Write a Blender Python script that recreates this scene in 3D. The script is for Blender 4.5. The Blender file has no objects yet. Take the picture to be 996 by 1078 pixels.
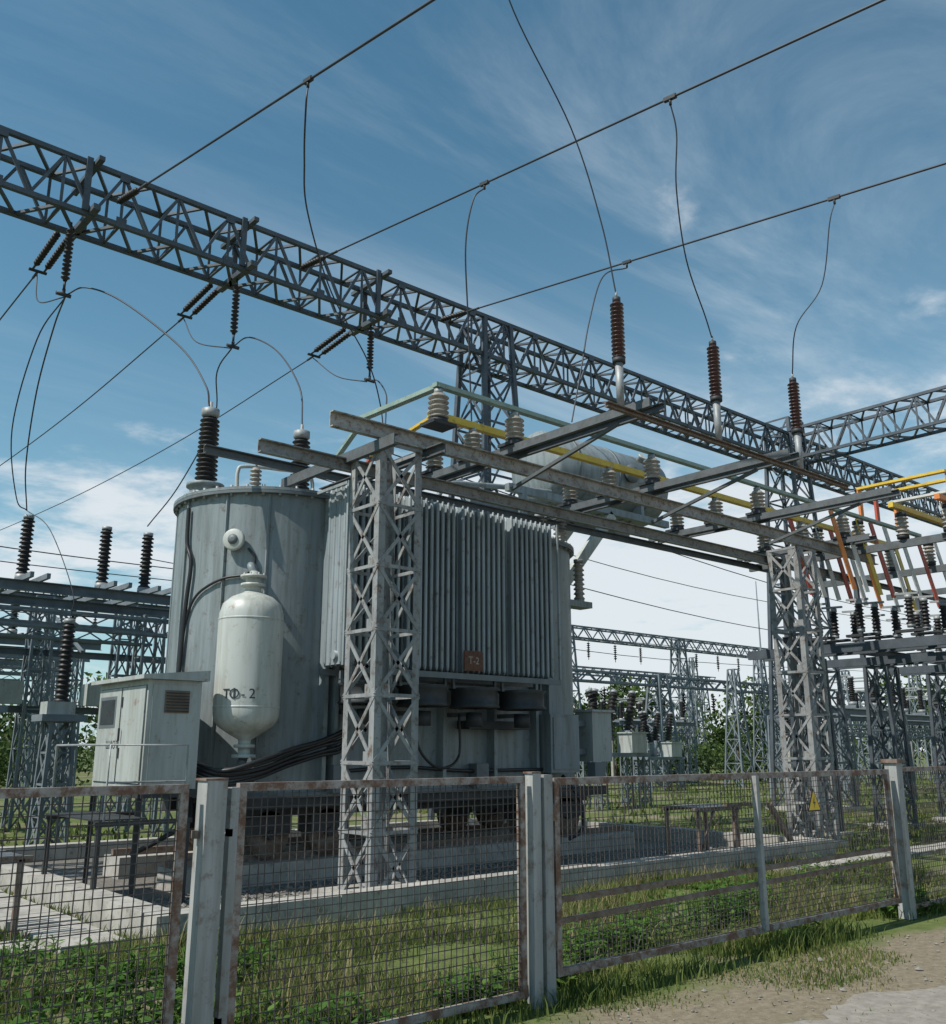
import bpy, math, random
import numpy as np
from mathutils import Vector, Matrix
random.seed(7); rng=np.random.default_rng(7)
SC=bpy.context.scene
# World axes: X = along the fence and gantries (to the right and away), Y = into the yard, Z up. Metres.
# ------------------------------------------------------------------ materials
MATS={}
def mat(name,c1,c2=None,rough=.6,metal=0,scale=3,streak=1,rust=0,rustc=(.16,.06,.025),bump=.0,rscale=None,spec=.5,detail=4,st=0):
    m=bpy.data.materials.new(name); m.use_nodes=True; nt=m.node_tree; N=nt.nodes; L=nt.links
    b=N['Principled BSDF']; b.inputs['Roughness'].default_value=rough; b.inputs['Metallic'].default_value=metal
    b.inputs['Specular IOR Level'].default_value=spec
    tc=N.new('ShaderNodeTexCoord'); mp=N.new('ShaderNodeMapping'); mp.inputs['Scale'].default_value=(1,1,1/streak)
    L.new(tc.outputs['Object'],mp.inputs['Vector'])
    nz=N.new('ShaderNodeTexNoise'); nz.inputs['Scale'].default_value=scale; nz.inputs['Detail'].default_value=detail; nz.inputs['Roughness'].default_value=.65
    L.new(mp.outputs[0],nz.inputs['Vector'])
    cr=N.new('ShaderNodeValToRGB'); cr.color_ramp.elements[0].position=.33; cr.color_ramp.elements[1].position=.68
    c2=c2 or tuple(x*.7 for x in c1)
    cr.color_ramp.elements[0].color=(*c2,1); cr.color_ramp.elements[1].color=(*c1,1)
    L.new(nz.outputs['Fac'],cr.inputs['Fac']); col=cr.outputs['Color']
    if st>0:   # rain streaks running down the paint
        mp2=N.new('ShaderNodeMapping'); mp2.inputs['Scale'].default_value=(9,9,.7); L.new(tc.outputs['Object'],mp2.inputs['Vector'])
        n3=N.new('ShaderNodeTexNoise'); n3.inputs['Scale'].default_value=1; n3.inputs['Detail'].default_value=6; n3.inputs['Roughness'].default_value=.7; L.new(mp2.outputs[0],n3.inputs['Vector'])
        r3=N.new('ShaderNodeValToRGB'); r3.color_ramp.elements[0].position=.34; r3.color_ramp.elements[1].position=.56
        k=1-st; r3.color_ramp.elements[0].color=(k*.98,k*.96,k*.9,1); r3.color_ramp.elements[1].color=(1,1,1,1); L.new(n3.outputs['Fac'],r3.inputs['Fac'])
        mx=N.new('ShaderNodeMix'); mx.data_type='RGBA'; mx.blend_type='MULTIPLY'; mx.inputs[0].default_value=1; L.new(col,mx.inputs[6]); L.new(r3.outputs['Color'],mx.inputs[7]); col=mx.outputs[2]
    if rust>0:
        n2=N.new('ShaderNodeTexNoise'); n2.inputs['Scale'].default_value=rscale or scale*2.3; n2.inputs['Detail'].default_value=6; n2.inputs['Roughness'].default_value=.75
        L.new(tc.outputs['Object'],n2.inputs['Vector'])
        r2=N.new('ShaderNodeValToRGB'); r2.color_ramp.elements[0].position=.64-rust*.30; r2.color_ramp.elements[1].position=.78-rust*.28
        L.new(n2.outputs['Fac'],r2.inputs['Fac'])
        mx=N.new('ShaderNodeMix'); mx.data_type='RGBA'; mx.inputs[7].default_value=(*rustc,1)
        L.new(r2.outputs['Color'],mx.inputs[0]); L.new(col,mx.inputs[6]); col=mx.outputs[2]
    L.new(col,b.inputs['Base Color'])
    if bump>0:
        bp=N.new('ShaderNodeBump'); bp.inputs['Strength'].default_value=bump; bp.inputs['Distance'].default_value=.02
        L.new(nz.outputs['Fac'],bp.inputs['Height']); L.new(bp.outputs[0],b.inputs['Normal'])
    MATS[name]=m; return m
mat('tank_paint',(.245,.285,.30),(.185,.22,.235),.5,0,1.3,streak=3,st=.34,rust=.24,rustc=(.12,.095,.07),rscale=6)
mat('tank_paint_dark',(.15,.175,.19),(.095,.115,.125),.55,0,2,streak=5,rust=.25,rustc=(.10,.065,.045))
mat('vessel_paint',(.50,.52,.49),(.43,.45,.43),.45,0,2.2,streak=5,st=.24,rust=.2,rustc=(.25,.18,.12),rscale=8)
mat('radiator_paint',(.33,.375,.395),(.22,.26,.285),.5,0,3,streak=8,rust=.24,rustc=(.13,.09,.065),st=.25)
mat('cabinet_paint',(.42,.445,.43),(.35,.375,.365),.5,0,2,streak=5,st=.25,rust=.2,rustc=(.2,.12,.07),rscale=7)
mat('galv',(.36,.375,.38),(.22,.235,.24),.55,.25,5,rust=.2,rustc=(.17,.10,.06))
mat('column_steel',(.32,.335,.335),(.19,.2,.205),.65,.05,4,streak=3,rust=.42,rustc=(.12,.075,.05))
mat('beam_worn',(.42,.415,.39),(.25,.25,.24),.7,.0,5,rust=.5,rustc=(.16,.09,.06))
mat('cross_steel',(.13,.145,.155),(.08,.09,.095),.6,.2,5,rust=.3,rustc=(.11,.07,.05))
mat('gantry_steel',(.10,.12,.14),(.06,.073,.088),.6,.3,3,rust=.15,rustc=(.08,.06,.05))
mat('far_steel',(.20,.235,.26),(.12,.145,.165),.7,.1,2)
mat('dark_steel',(.055,.06,.065),(.03,.032,.035),.6,.3,4,rust=.2,rustc=(.07,.045,.03))
mat('rust_steel',(.24,.20,.17),(.14,.10,.075),.8,.1,7,rust=.5,rustc=(.13,.06,.035))
mat('fence_rail',(.37,.345,.32),(.24,.21,.185),.75,.05,8,rust=.68,rustc=(.15,.08,.052),rscale=9)
mat('fence_post',(.40,.41,.405),(.25,.26,.26),.8,0,6,streak=7,rust=.38,rustc=(.19,.145,.11),rscale=8,st=.25)
mat('fence_wire',(.10,.09,.085),(.06,.05,.045),.7,.2,9)
mat('porcelain_dark',(.028,.026,.028),(.015,.014,.015),.5,0,5,spec=.35)
mat('porcelain_brown',(.055,.021,.019),(.035,.014,.012),.35,0,5)
mat('porcelain_beige',(.38,.35,.31),(.23,.21,.18),.35,0,6,rust=.3,rustc=(.13,.1,.08))
mat('yellow_paint',(.72,.50,.05),(.58,.38,.04),.5,0,5,rust=.25,rustc=(.3,.17,.05))
mat('green_paint',(.29,.38,.33),(.2,.28,.24),.55,0,5,rust=.25,rustc=(.12,.14,.12))
mat('red_paint',(.52,.09,.045),(.40,.07,.035),.55,0,5,rust=.1)
mat('orange_paint',(.72,.24,.06),(.55,.18,.04),.55,0,5,rust=.1)
mat('white_paint',(.66,.65,.60),(.5,.5,.47),.5,0,5,rust=.25,rustc=(.3,.2,.13))
mat('cable_black',(.02,.02,.022),(.012,.012,.013),.45)
mat('wire_alu',(.05,.055,.065),(.035,.037,.045),.55,.2)
mat('rust_plate',(.17,.075,.045),(.10,.045,.03),.85,0,14,rust=.5,rustc=(.06,.03,.02))
mat('louvre_brown',(.22,.17,.12),(.12,.09,.07),.7)
mat('dark_glass',(.03,.035,.04),None,.15)
mat('concrete',(.44,.42,.38),(.28,.265,.24),.9,0,3,rust=.35,rustc=(.17,.155,.13),bump=.5,detail=9)
mat('gravel_mat',(.22,.20,.175),(.085,.08,.07),.95,0,26,bump=1.0,detail=8,rust=.3,rustc=(.3,.28,.25),rscale=40)
mat('stone',(.30,.28,.25),(.13,.12,.11),.9,0,5)
mat('bark',(.10,.08,.06),None,.9)
mat('text_black',(.02,.03,.04),None,.7)
mat('sign_yellow',(.80,.52,.03),(.72,.46,.03),.5)

def leafmat(name,a,b,scale=1.0,trans=.25):
    m=bpy.data.materials.new(name); m.use_nodes=True; nt=m.node_tree; N=nt.nodes; L=nt.links
    bs=N['Principled BSDF']; bs.inputs['Roughness'].default_value=.65; bs.inputs['Specular IOR Level'].default_value=.25
    g=N.new('ShaderNodeNewGeometry'); nz=N.new('ShaderNodeTexNoise'); nz.inputs['Scale'].default_value=scale; nz.inputs['Detail'].default_value=3
    tc=N.new('ShaderNodeTexCoord'); L.new(tc.outputs['Object'],nz.inputs['Vector'])
    ad=N.new('ShaderNodeMath'); ad.operation='MULTIPLY_ADD'; ad.inputs[1].default_value=.5
    L.new(g.outputs['Random Per Island'],ad.inputs[0]); 
    sb=N.new('ShaderNodeMath'); sb.operation='SUBTRACT'; sb.inputs[1].default_value=.25; L.new(nz.outputs['Fac'],sb.inputs[0]); L.new(sb.outputs[0],ad.inputs[2])
    cr=N.new('ShaderNodeValToRGB'); cr.color_ramp.elements[0].position=.2; cr.color_ramp.elements[1].position=.85
    cr.color_ramp.elements[0].color=(*a,1); cr.color_ramp.elements[1].color=(*b,1); L.new(ad.outputs[0],cr.inputs[0]); L.new(cr.outputs[0],bs.inputs['Base Color'])
    tr=N.new('ShaderNodeBsdfTranslucent'); L.new(cr.outputs[0],tr.inputs[0]); mx=N.new('ShaderNodeMixShader'); mx.inputs[0].default_value=trans
    L.new(bs.outputs[0],mx.inputs[1]); L.new(tr.outputs[0],mx.inputs[2]); L.new(mx.outputs[0],N['Material Output'].inputs[0])
    MATS[name]=m
leafmat('grass_blade',(.05,.095,.02),(.20,.235,.065),1.2,.4)
leafmat('dry_blade',(.22,.19,.09),(.38,.32,.17),1.2,.3)
leafmat('weed_leaf',(.05,.125,.022),(.14,.24,.05),3,.4)
leafmat('tree_leaf',(.03,.065,.018),(.10,.15,.04),.5,.25)

# ------------------------------------------------------------------ mesh builder
class MB:
    def __init__(s): s.v=[];s.f=[];s.m=[];s.sm=[];s.mats=[]
    def mi(s,n):
        if n not in s.mats: s.mats.append(n)
        return s.mats.index(n)
    def add(s,vs,fs,m,smooth=False):
        o=len(s.v); s.v.extend([tuple(x) for x in vs]); k=s.mi(m)
        for f in fs: s.f.append([o+i for i in f]); s.m.append(k); s.sm.append(smooth)
    def prism(s,p0,p1,poly,m,up=(0,0,1),cap=True):
        p0=Vector(p0);p1=Vector(p1);d=(p1-p0)
        if d.length<1e-6: return
        d.normalize(); up=Vector(up)
        if abs(d.dot(up))>.98: up=Vector((0,1,0)) if abs(d.y)<.9 else Vector((1,0,0))
        a=d.cross(up).normalized(); b=a.cross(d).normalized()
        n=len(poly); vs=[p0+a*x+b*y for x,y in poly]+[p1+a*x+b*y for x,y in poly]
        fs=[(i,(i+1)%n,n+(i+1)%n,n+i) for i in range(n)]
        if cap: fs+= [tuple(range(n))[::-1],tuple(range(n,2*n))]
        s.add(vs,fs,m)
    def bar(s,p0,p1,w,h,m,up=(0,0,1),cap=True):
        s.prism(p0,p1,[(-w/2,-h/2),(w/2,-h/2),(w/2,h/2),(-w/2,h/2)],m,up,cap)
    def ang(s,p0,p1,w,m,up=(0,0,1),t=.012,sx=1,sy=1):
        P=[(0,0),(w,0),(w,t),(t,t),(t,w),(0,w)]; P=[(x*sx,y*sy) for x,y in P]
        if sx*sy<0: P=P[::-1]
        s.prism(p0,p1,P,m,up)
    def chan(s,p0,p1,w,h,m,side=1,t=.014,up=(0,0,1)):
        P=[(-w/2,-h/2),(w/2,-h/2),(w/2,-h/2+t),(-w/2+t,-h/2+t),(-w/2+t,h/2-t),(w/2,h/2-t),(w/2,h/2),(-w/2,h/2)]
        if side<0: P=[(-x,y) for x,y in P][::-1]
        s.prism(p0,p1,P,m,up)
    def box(s,a,b,m):
        x0,y0,z0=a;x1,y1,z1=b
        vs=[(x0,y0,z0),(x1,y0,z0),(x1,y1,z0),(x0,y1,z0),(x0,y0,z1),(x1,y0,z1),(x1,y1,z1),(x0,y1,z1)]
        s.add(vs,[(0,3,2,1),(4,5,6,7),(0,1,5,4),(1,2,6,5),(2,3,7,6),(3,0,4,7)],m)
    def lathe(s,base,axis,prof,m,n=16,smooth=True,caps=True):
        base=Vector(base);d=Vector(axis).normalized()
        up=Vector((0,0,1)) if abs(d.z)<.9 else Vector((1,0,0))
        a=d.cross(up).normalized();b=d.cross(a).normalized()
        vs=[];fs=[]
        for r,h in prof:
            for i in range(n):
                t=2*math.pi*i/n; vs.append(base+d*h+(a*math.cos(t)+b*math.sin(t))*r)
        for k in range(len(prof)-1):
            for i in range(n):
                j=(i+1)%n; fs.append((k*n+i,(k+1)*n+i,(k+1)*n+j,k*n+j))
        s.add(vs,fs,m,smooth)
        if caps:
            o=len(s.v)-len(vs); q=s.mi(m)
            s.f.append([o+i for i in range(n)]);s.m.append(q);s.sm.append(False)
            o2=o+(len(prof)-1)*n
            s.f.append([o2+i for i in range(n)][::-1]);s.m.append(q);s.sm.append(False)
    def cyl(s,p0,p1,r,m,n=12,r1=None):
        p0=Vector(p0);p1=Vector(p1); s.lathe(p0,p1-p0,[(r,0),(r if r1 is None else r1,(p1-p0).length)],m,n)
    def tube(s,pts,r,m,n=6,sub=6):
        P=[Vector(p) for p in pts]
        if len(P)>2 and sub>1:
            Q=[];E=[P[0]*2-P[1]]+P+[P[-1]*2-P[-2]]
            for i in range(1,len(E)-2):
                for k in range(sub):
                    t=k/sub; a,b,c,d=E[i-1],E[i],E[i+1],E[i+2]
                    Q.append(.5*((2*b)+(c-a)*t+(2*a-5*b+4*c-d)*t*t+(3*b-a-3*c+d)*t**3))
            Q.append(P[-1]);P=Q
        vs=[];fs=[]; ref=Vector((.31,.23,.92)).normalized()
        for i,p in enumerate(P):
            d=(P[min(i+1,len(P)-1)]-P[max(i-1,0)]).normalized()
            a=d.cross(ref); 
            if a.length<.05: a=d.cross(Vector((1,0,0)))
            a.normalize(); b=d.cross(a)
            for k in range(n):
                t=2*math.pi*k/n; vs.append(p+(a*math.cos(t)+b*math.sin(t))*r)
        for i in range(len(P)-1):
            for k in range(n):
                j=(k+1)%n; fs.append((i*n+k,i*n+j,(i+1)*n+j,(i+1)*n+k))
        s.add(vs,fs,m,True)
    def insul(s,base,axis,L,core,shed,n,m,seg=16,cap=None,capm='galv',taper=1):
        pr=[];p=L/n
        for i in range(n):
            k=1-(1-taper)*i/n
            pr+=[(core*k,i*p+.02*p),(shed*k,i*p+.22*p),(shed*k*.97,i*p+.34*p),(core*k*1.05,i*p+.72*p)]
        pr.append((core*taper,L))
        s.lathe(base,axis,pr,m,seg)
        if cap:
            d=Vector(axis).normalized();b=Vector(base)
            s.cyl(b-d*cap,b+d*.01,core*1.35,capm,12); s.cyl(b+d*(L-.01),b+d*(L+cap),core*1.3*taper,capm,12)
    def lattice(s,p0,p1,A,B,w0,w1,bays,chord,lace,m,pat='X',horiz=True,lm=None,L=False):
        """box truss between p0 and p1; w0/w1=(width along A, width along B) at the ends"""
        lm=lm or m; p0=Vector(p0);p1=Vector(p1);A=Vector(A);B=Vector(B)
        def c(t,i):
            sa=(-1,1,1,-1)[i];sb=(-1,-1,1,1)[i]
            wa=w0[0]+(w1[0]-w0[0])*t;wb=w0[1]+(w1[1]-w0[1])*t
            return p0.lerp(p1,t)+A*(sa*wa/2)+B*(sb*wb/2)
        for i in range(4):
            if L:
                a,b=c(0,i),c(1,i)
                sa=(-1,1,1,-1)[i];sb=(-1,-1,1,1)[i]
                ia=-A*sa;ib=-B*sb;t=.012
                poly=[(0,0),(chord,0),(chord,t),(t,t),(t,chord),(0,chord)]
                vs=[q+ia*x+ib*y for q in (a,b) for x,y in poly]
                s.add(vs,[(k,(k+1)%6,6+(k+1)%6,6+k) for k in range(6)]+[(0,1,2,3,4,5),(6,7,8,9,10,11)],m)
            else: s.bar(c(0,i),c(1,i),chord,chord,m)
        for k in range(bays):
            t0=k/bays;t1=(k+1)/bays
            for i in range(4):
                j=(i+1)%4
                n=(A if i in(1,3) else B)
                if pat=='X' or (pat=='Z' and (k+i)%2==0): s.bar(c(t0,i),c(t1,j),lace,lace*.35,lm,up=n)
                if pat=='X' or (pat=='Z' and (k+i)%2==1): s.bar(c(t0,j),c(t1,i),lace,lace*.35,lm,up=n)
                if pat=='W':
                    tm=(t0+t1)/2
                    s.bar(c(t0,i),c(tm,j),lace,lace,lm,up=n); s.bar(c(tm,j),c(t1,i),lace,lace,lm,up=n)
                if horiz: s.bar(c(t1,i),c(t1,j),lace*.95,lace*.4,lm,up=n)
    def obj(s,name,parent=None):
        me=bpy.data.meshes.new(name); me.from_pydata(s.v,[],s.f)
        for n in s.mats: me.materials.append(MATS[n])
        me.polygons.foreach_set('material_index',s.m); me.polygons.foreach_set('use_smooth',s.sm); me.update()
        o=bpy.data.objects.new(name,me); SC.collection.objects.link(o)
        if parent: o.parent=parent
        return o
def empty(name):
    e=bpy.data.objects.new(name,None); SC.collection.objects.link(e); return e
def text(body,loc,rot,size,m,name,parent,ext=.001):
    cu=bpy.data.curves.new(name,'FONT'); cu.body=body; cu.size=size; cu.extrude=ext; cu.align_x='CENTER'; cu.align_y='CENTER'
    cu.materials.append(MATS[m]); o=bpy.data.objects.new(name,cu); SC.collection.objects.link(o); o.location=loc; o.rotation_euler=rot; o.parent=parent; return o

# ------------------------------------------------------------------ camera
p=math.atan(.251); ya=math.radians(40.83)
cam=bpy.data.cameras.new("camera"); co=bpy.data.objects.new("camera",cam); SC.collection.objects.link(co)
co.location=(0,0,1.69); co.rotation_euler=(math.pi/2+p,0,-ya); cam.sensor_fit='HORIZONTAL'; cam.sensor_width=36; cam.lens=36*1000/996; cam.clip_end=5000; cam.clip_start=.05
SC.camera=co
# ------------------------------------------------------------------ sky + sun
EL=math.radians(52); AZ=math.radians(-82)
w=bpy.data.worlds.new("World"); SC.world=w; w.use_nodes=True; nt=w.node_tree; N=nt.nodes; L=nt.links
bg=N['Background']; bg.inputs[1].default_value=.108
sk=N.new('ShaderNodeTexSky'); sk.sky_type='NISHITA'; sk.sun_disc=False; sk.sun_elevation=EL; sk.sun_rotation=AZ
sk.air_density=1.0; sk.dust_density=.25; sk.ozone_density=2.0
def math_(op,a,b=None,c=None):
    n=N.new('ShaderNodeMath'); n.operation=op
    for i,x in enumerate((a,b,c)):
        if x is None: continue
        if isinstance(x,(int,float)): n.inputs[i].default_value=x
        else: L.new(x,n.inputs[i])
    return n.outputs[0]
def ramp(fac,a,b):
    r=N.new('ShaderNodeMapRange'); r.inputs[1].default_value=a; r.inputs[2].default_value=b; r.clamp=True; r.interpolation_type='SMOOTHSTEP'; L.new(fac,r.inputs[0]); return r.outputs[0]
def mixc(f,a,b,bt='MIX'):
    n=N.new('ShaderNodeMix'); n.data_type='RGBA'; n.blend_type=bt
    if isinstance(f,(int,float)): n.inputs[0].default_value=f
    else: L.new(f,n.inputs[0])
    for i,x in ((6,a),(7,b)):
        if isinstance(x,tuple): n.inputs[i].default_value=(*x,1)
        else: L.new(x,n.inputs[i])
    return n.outputs[2]
tc=N.new('ShaderNodeTexCoord'); sx=N.new('ShaderNodeSeparateXYZ'); L.new(tc.outputs['Generated'],sx.inputs[0])
zc=math_('MAXIMUM',sx.outputs[2],0.0); den=math_('ADD',zc,.12)
cx=N.new('ShaderNodeCombineXYZ'); L.new(math_('DIVIDE',sx.outputs[0],den),cx.inputs[0]); L.new(math_('DIVIDE',sx.outputs[1],den),cx.inputs[1])
def noise(sc,det,rough,scale=(1,1,1),rot=0,loc=(0,0,0),dist=0):
    mp=N.new('ShaderNodeMapping'); mp.inputs['Scale'].default_value=scale; mp.inputs['Rotation'].default_value=(0,0,rot); mp.inputs['Location'].default_value=loc
    L.new(cx.outputs[0],mp.inputs[0]); n=N.new('ShaderNodeTexNoise'); n.inputs['Scale'].default_value=sc; n.inputs['Detail'].default_value=det; n.inputs['Roughness'].default_value=rough; n.inputs['Distortion'].default_value=dist
    L.new(mp.outputs[0],n.inputs['Vector']); return n.outputs['Fac']
big=noise(.9,8,.60,loc=(5.3,2.7,0),dist=.25)
puff=noise(3.0,8,.6,loc=(1.3,.7,0),dist=.2)
wisp=noise(1.1,10,.66,scale=(.5,1.5,1),rot=.9,loc=(.4,2.0,0),dist=.8)
low=math_('SUBTRACT',1.0,ramp(zc,.14,.46))
side=ramp(sx.outputs[0],.25,.85)   # more cloud towards +X
cov=math_('MULTIPLY_ADD',low,.10,math_('MULTIPLY_ADD',puff,.40,math_('MULTIPLY',big,.60)))
cov=math_('MULTIPLY_ADD',math_('MULTIPLY',side,low),.14,cov)
c1=ramp(cov,.555,.68)
c2=math_('MULTIPLY',ramp(wisp,.42,.74),math_('MULTIPLY_ADD',side,.42,.12))
skyc=mixc(1.0,sk.outputs[0],(.76,1.18,1.08),'MULTIPLY')
haze=math_('MULTIPLY',math_('POWER',math_('SUBTRACT',1.0,zc),math_('MULTIPLY_ADD',side,-1.6,5.2)),.80)
skyc=mixc(haze,skyc,(4.8,5.95,6.8))
skyc=mixc(c2,skyc,(5.8,6.7,7.4))
skyc=mixc(math_('MULTIPLY',c1,.85),skyc,(7.4,7.8,8.1))
L.new(skyc,bg.inputs[0])
sl=bpy.data.lights.new("sun",'SUN'); sl.energy=4.9; sl.angle=math.radians(.5); sl.color=(1,.95,.87); so=bpy.data.objects.new("sun",sl); SC.collection.objects.link(so)
so.rotation_euler=Vector((math.sin(AZ)*math.cos(EL),math.cos(AZ)*math.cos(EL),math.sin(EL))).to_track_quat('Z','Y').to_euler()
SC.view_settings.view_transform='Standard'

# ------------------------------------------------------------------ ground
def groundmat():
    m=bpy.data.materials.new('ground_mat'); m.use_nodes=True; nt=m.node_tree;N=nt.nodes;L=nt.links; b=N['Principled BSDF']; b.inputs['Roughness'].default_value=.95; b.inputs['Specular IOR Level'].default_value=.15
    tc=N.new('ShaderNodeTexCoord')
    def nz(s,d,r=.6):
        n=N.new('ShaderNodeTexNoise'); n.inputs['Scale'].default_value=s;n.inputs['Detail'].default_value=d;n.inputs['Roughness'].default_value=r; L.new(tc.outputs['Object'],n.inputs['Vector']); return n.outputs['Fac']
    def rp(f,a,b,ca,cb):
        r=N.new('ShaderNodeValToRGB'); r.color_ramp.elements[0].position=a;r.color_ramp.elements[1].position=b; r.color_ramp.elements[0].color=(*ca,1); r.color_ramp.elements[1].color=(*cb,1); L.new(f,r.inputs[0]); return r.outputs[0]
    g=rp(nz(4,9,.75),.3,.7,(.055,.09,.024),(.165,.19,.065))
    d=rp(nz(14,9,.75),.3,.7,(.14,.115,.08),(.30,.255,.185))
    n1=nz(.45,8,.65)
    sp=N.new('ShaderNodeSeparateXYZ'); L.new(tc.outputs['Object'],sp.inputs[0])
    mr=N.new('ShaderNodeMapRange'); mr.inputs[1].default_value=4.95; mr.inputs[2].default_value=4.2; L.new(sp.outputs[1],mr.inputs[0])  # bare earth in front of the fence
    ad=N.new('ShaderNodeMath'); ad.operation='MULTIPLY_ADD'; ad.inputs[1].default_value=.24; L.new(mr.outputs[0],ad.inputs[0]); L.new(n1,ad.inputs[2])
    f=rp(ad.outputs[0],.51,.63,(0,0,0),(1,1,1))
    mx=N.new('ShaderNodeMix'); mx.data_type='RGBA'; L.new(f,mx.inputs[0]); L.new(g,mx.inputs[6]); L.new(d,mx.inputs[7]); L.new(mx.outputs[2],b.inputs['Base Color'])
    bp=N.new('ShaderNodeBump'); bp.inputs['Strength'].default_value=.6; bp.inputs['Distance'].default_value=.03; L.new(nz(20,9,.7),bp.inputs['Height']); L.new(bp.outputs[0],b.inputs['Normal'])
    MATS['ground_mat']=m
groundmat()
g=MB(); g.add([(-1500,-1500,0),(1500,-1500,0),(1500,1500,0),(-1500,1500,0)],[(0,1,2,3)],'ground_mat'); g.obj('ground')
mat('path_mat',(.31,.285,.245),(.20,.18,.155),.95,0,9,rust=.4,rustc=(.2,.17,.13),bump=.5,detail=9)
pt=MB(); xs=np.arange(-6,60,.08); top=[3.62+.16*math.sin(x*1.3)+.10*math.sin(x*3.7+1)+.04*math.sin(x*11)+random.uniform(-.035,.035) for x in xs]
vs=[(x,t,.006) for x,t in zip(xs,top)]+[(x,.3+.2*math.sin(x*.8),.006) for x in xs]; n=len(xs)
pt.add(vs,[(i,n+i,n+i+1,i+1) for i in range(n-1)],'path_mat'); pt.obj('footpath')
# ------------------------------------------------------------------ concrete pit and foundations
PX0,PX1,PY0,PY1=3.9,15.2,8.75,16.2
c=MB(); hw=.14
def seg_x(x0,x1,y):   # cast in lengths with open joints
    k=max(1,int((x1-x0)/1.9))
    for i in range(k):
        a=x0+(x1-x0)*i/k;e=x0+(x1-x0)*(i+1)/k; dz=random.uniform(-.012,.012); dy=random.uniform(-.012,.012)
        c.box((a+.006,y-hw+dy,-.1),(e-.006,y+hw+dy,.27+dz),'concrete')
def seg_y(y0,y1,x):
    k=max(1,int((y1-y0)/1.9))
    for i in range(k):
        a=y0+(y1-y0)*i/k;e=y0+(y1-y0)*(i+1)/k; dz=random.uniform(-.012,.012)
        c.box((x-hw,a+.006,-.1),(x+hw,e-.006,.265+dz),'concrete')
seg_x(PX0-hw,PX1+hw,PY0); seg_x(PX0-hw,PX1+hw,PY1); seg_y(PY0+hw+.02,PY1-hw-.02,PX0); seg_y(PY0+hw+.02,PY1-hw-.02,PX1)
c.obj('concrete_curb')
c=MB()  # cable-trench cover slabs beside the pit
for i in range(11):
    y=8.9+i*.62; c.box((3.05+random.uniform(-.01,.01),y,-.05),(3.62,y+.595,.075+random.uniform(-.008,.008)),'concrete')
for i in range(12):
    x=12.6+i*.62; c.box((x,7.7,-.05),(x+.595,8.2+random.uniform(-.01,.01),.07+random.uniform(-.008,.008)),'concrete')
for i in range(9):
    x=-2.6+i*.62; c.box((x,8.95,-.05),(x+.595,9.5,.07+random.uniform(-.008,.008)),'concrete')
c.obj('trench_cover_slabs')
f=MB()
for y in (11.7,13.5): f.box((5.2,y-.28,-.1),(13.6,y+.28,.30),'concrete')
for y in (11.7,13.5): f.bar((5.2,y,.345),(13.6,y,.345),.08,.09,'rust_steel')
f.box((6.3,9.05,-.1),(7.45,10.2,.12),'concrete'); f.obj('transformer_foundation')
gv=MB(); gv.add([(PX0,PY0,.03),(PX1,PY0,.03),(PX1,PY1,.03),(PX0,PY1,.03)],[(0,1,2,3)],'gravel_mat')
gv.obj('gravel_bed')
def stones(name,n,reg,smin,smax,z0):
    b=MB(); ico=[(0,0,1),(.9,0,.1),(.2,.85,.2),(-.8,.5,0),(-.7,-.6,.1),(.3,-.9,0),(0,0,-.6)]
    fs=[(0,1,2),(0,2,3),(0,3,4),(0,4,5),(0,5,1),(6,2,1),(6,3,2),(6,4,3),(6,5,4),(6,1,5)]
    for _ in range(n):
        r=reg[random.randrange(len(reg))]; x=random.uniform(r[0],r[1]);y=random.uniform(r[2],r[3]); s=smin+(smax-smin)*random.random()**3; t=random.uniform(0,6.28);ct,st=math.cos(t),math.sin(t); q=random.uniform(.6,1)
        b.add([(x+s*(a*ct-bb*st*q),y+s*(a*st+bb*q*ct),z0+s*.6*cz) for a,bb,cz in ico],fs,'stone')
    b.obj(name)
stones('gravel',6500,[(PX0+.2,PX1-.2,PY0+.2,11.3)],.015,.05,.035)
stones('gravel',1800,[(2,16,2.2,4.6)],.006,.022,.006)
stones('gravel',60,[(4,14,2.6,4.6)],.02,.05,.006)

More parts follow.
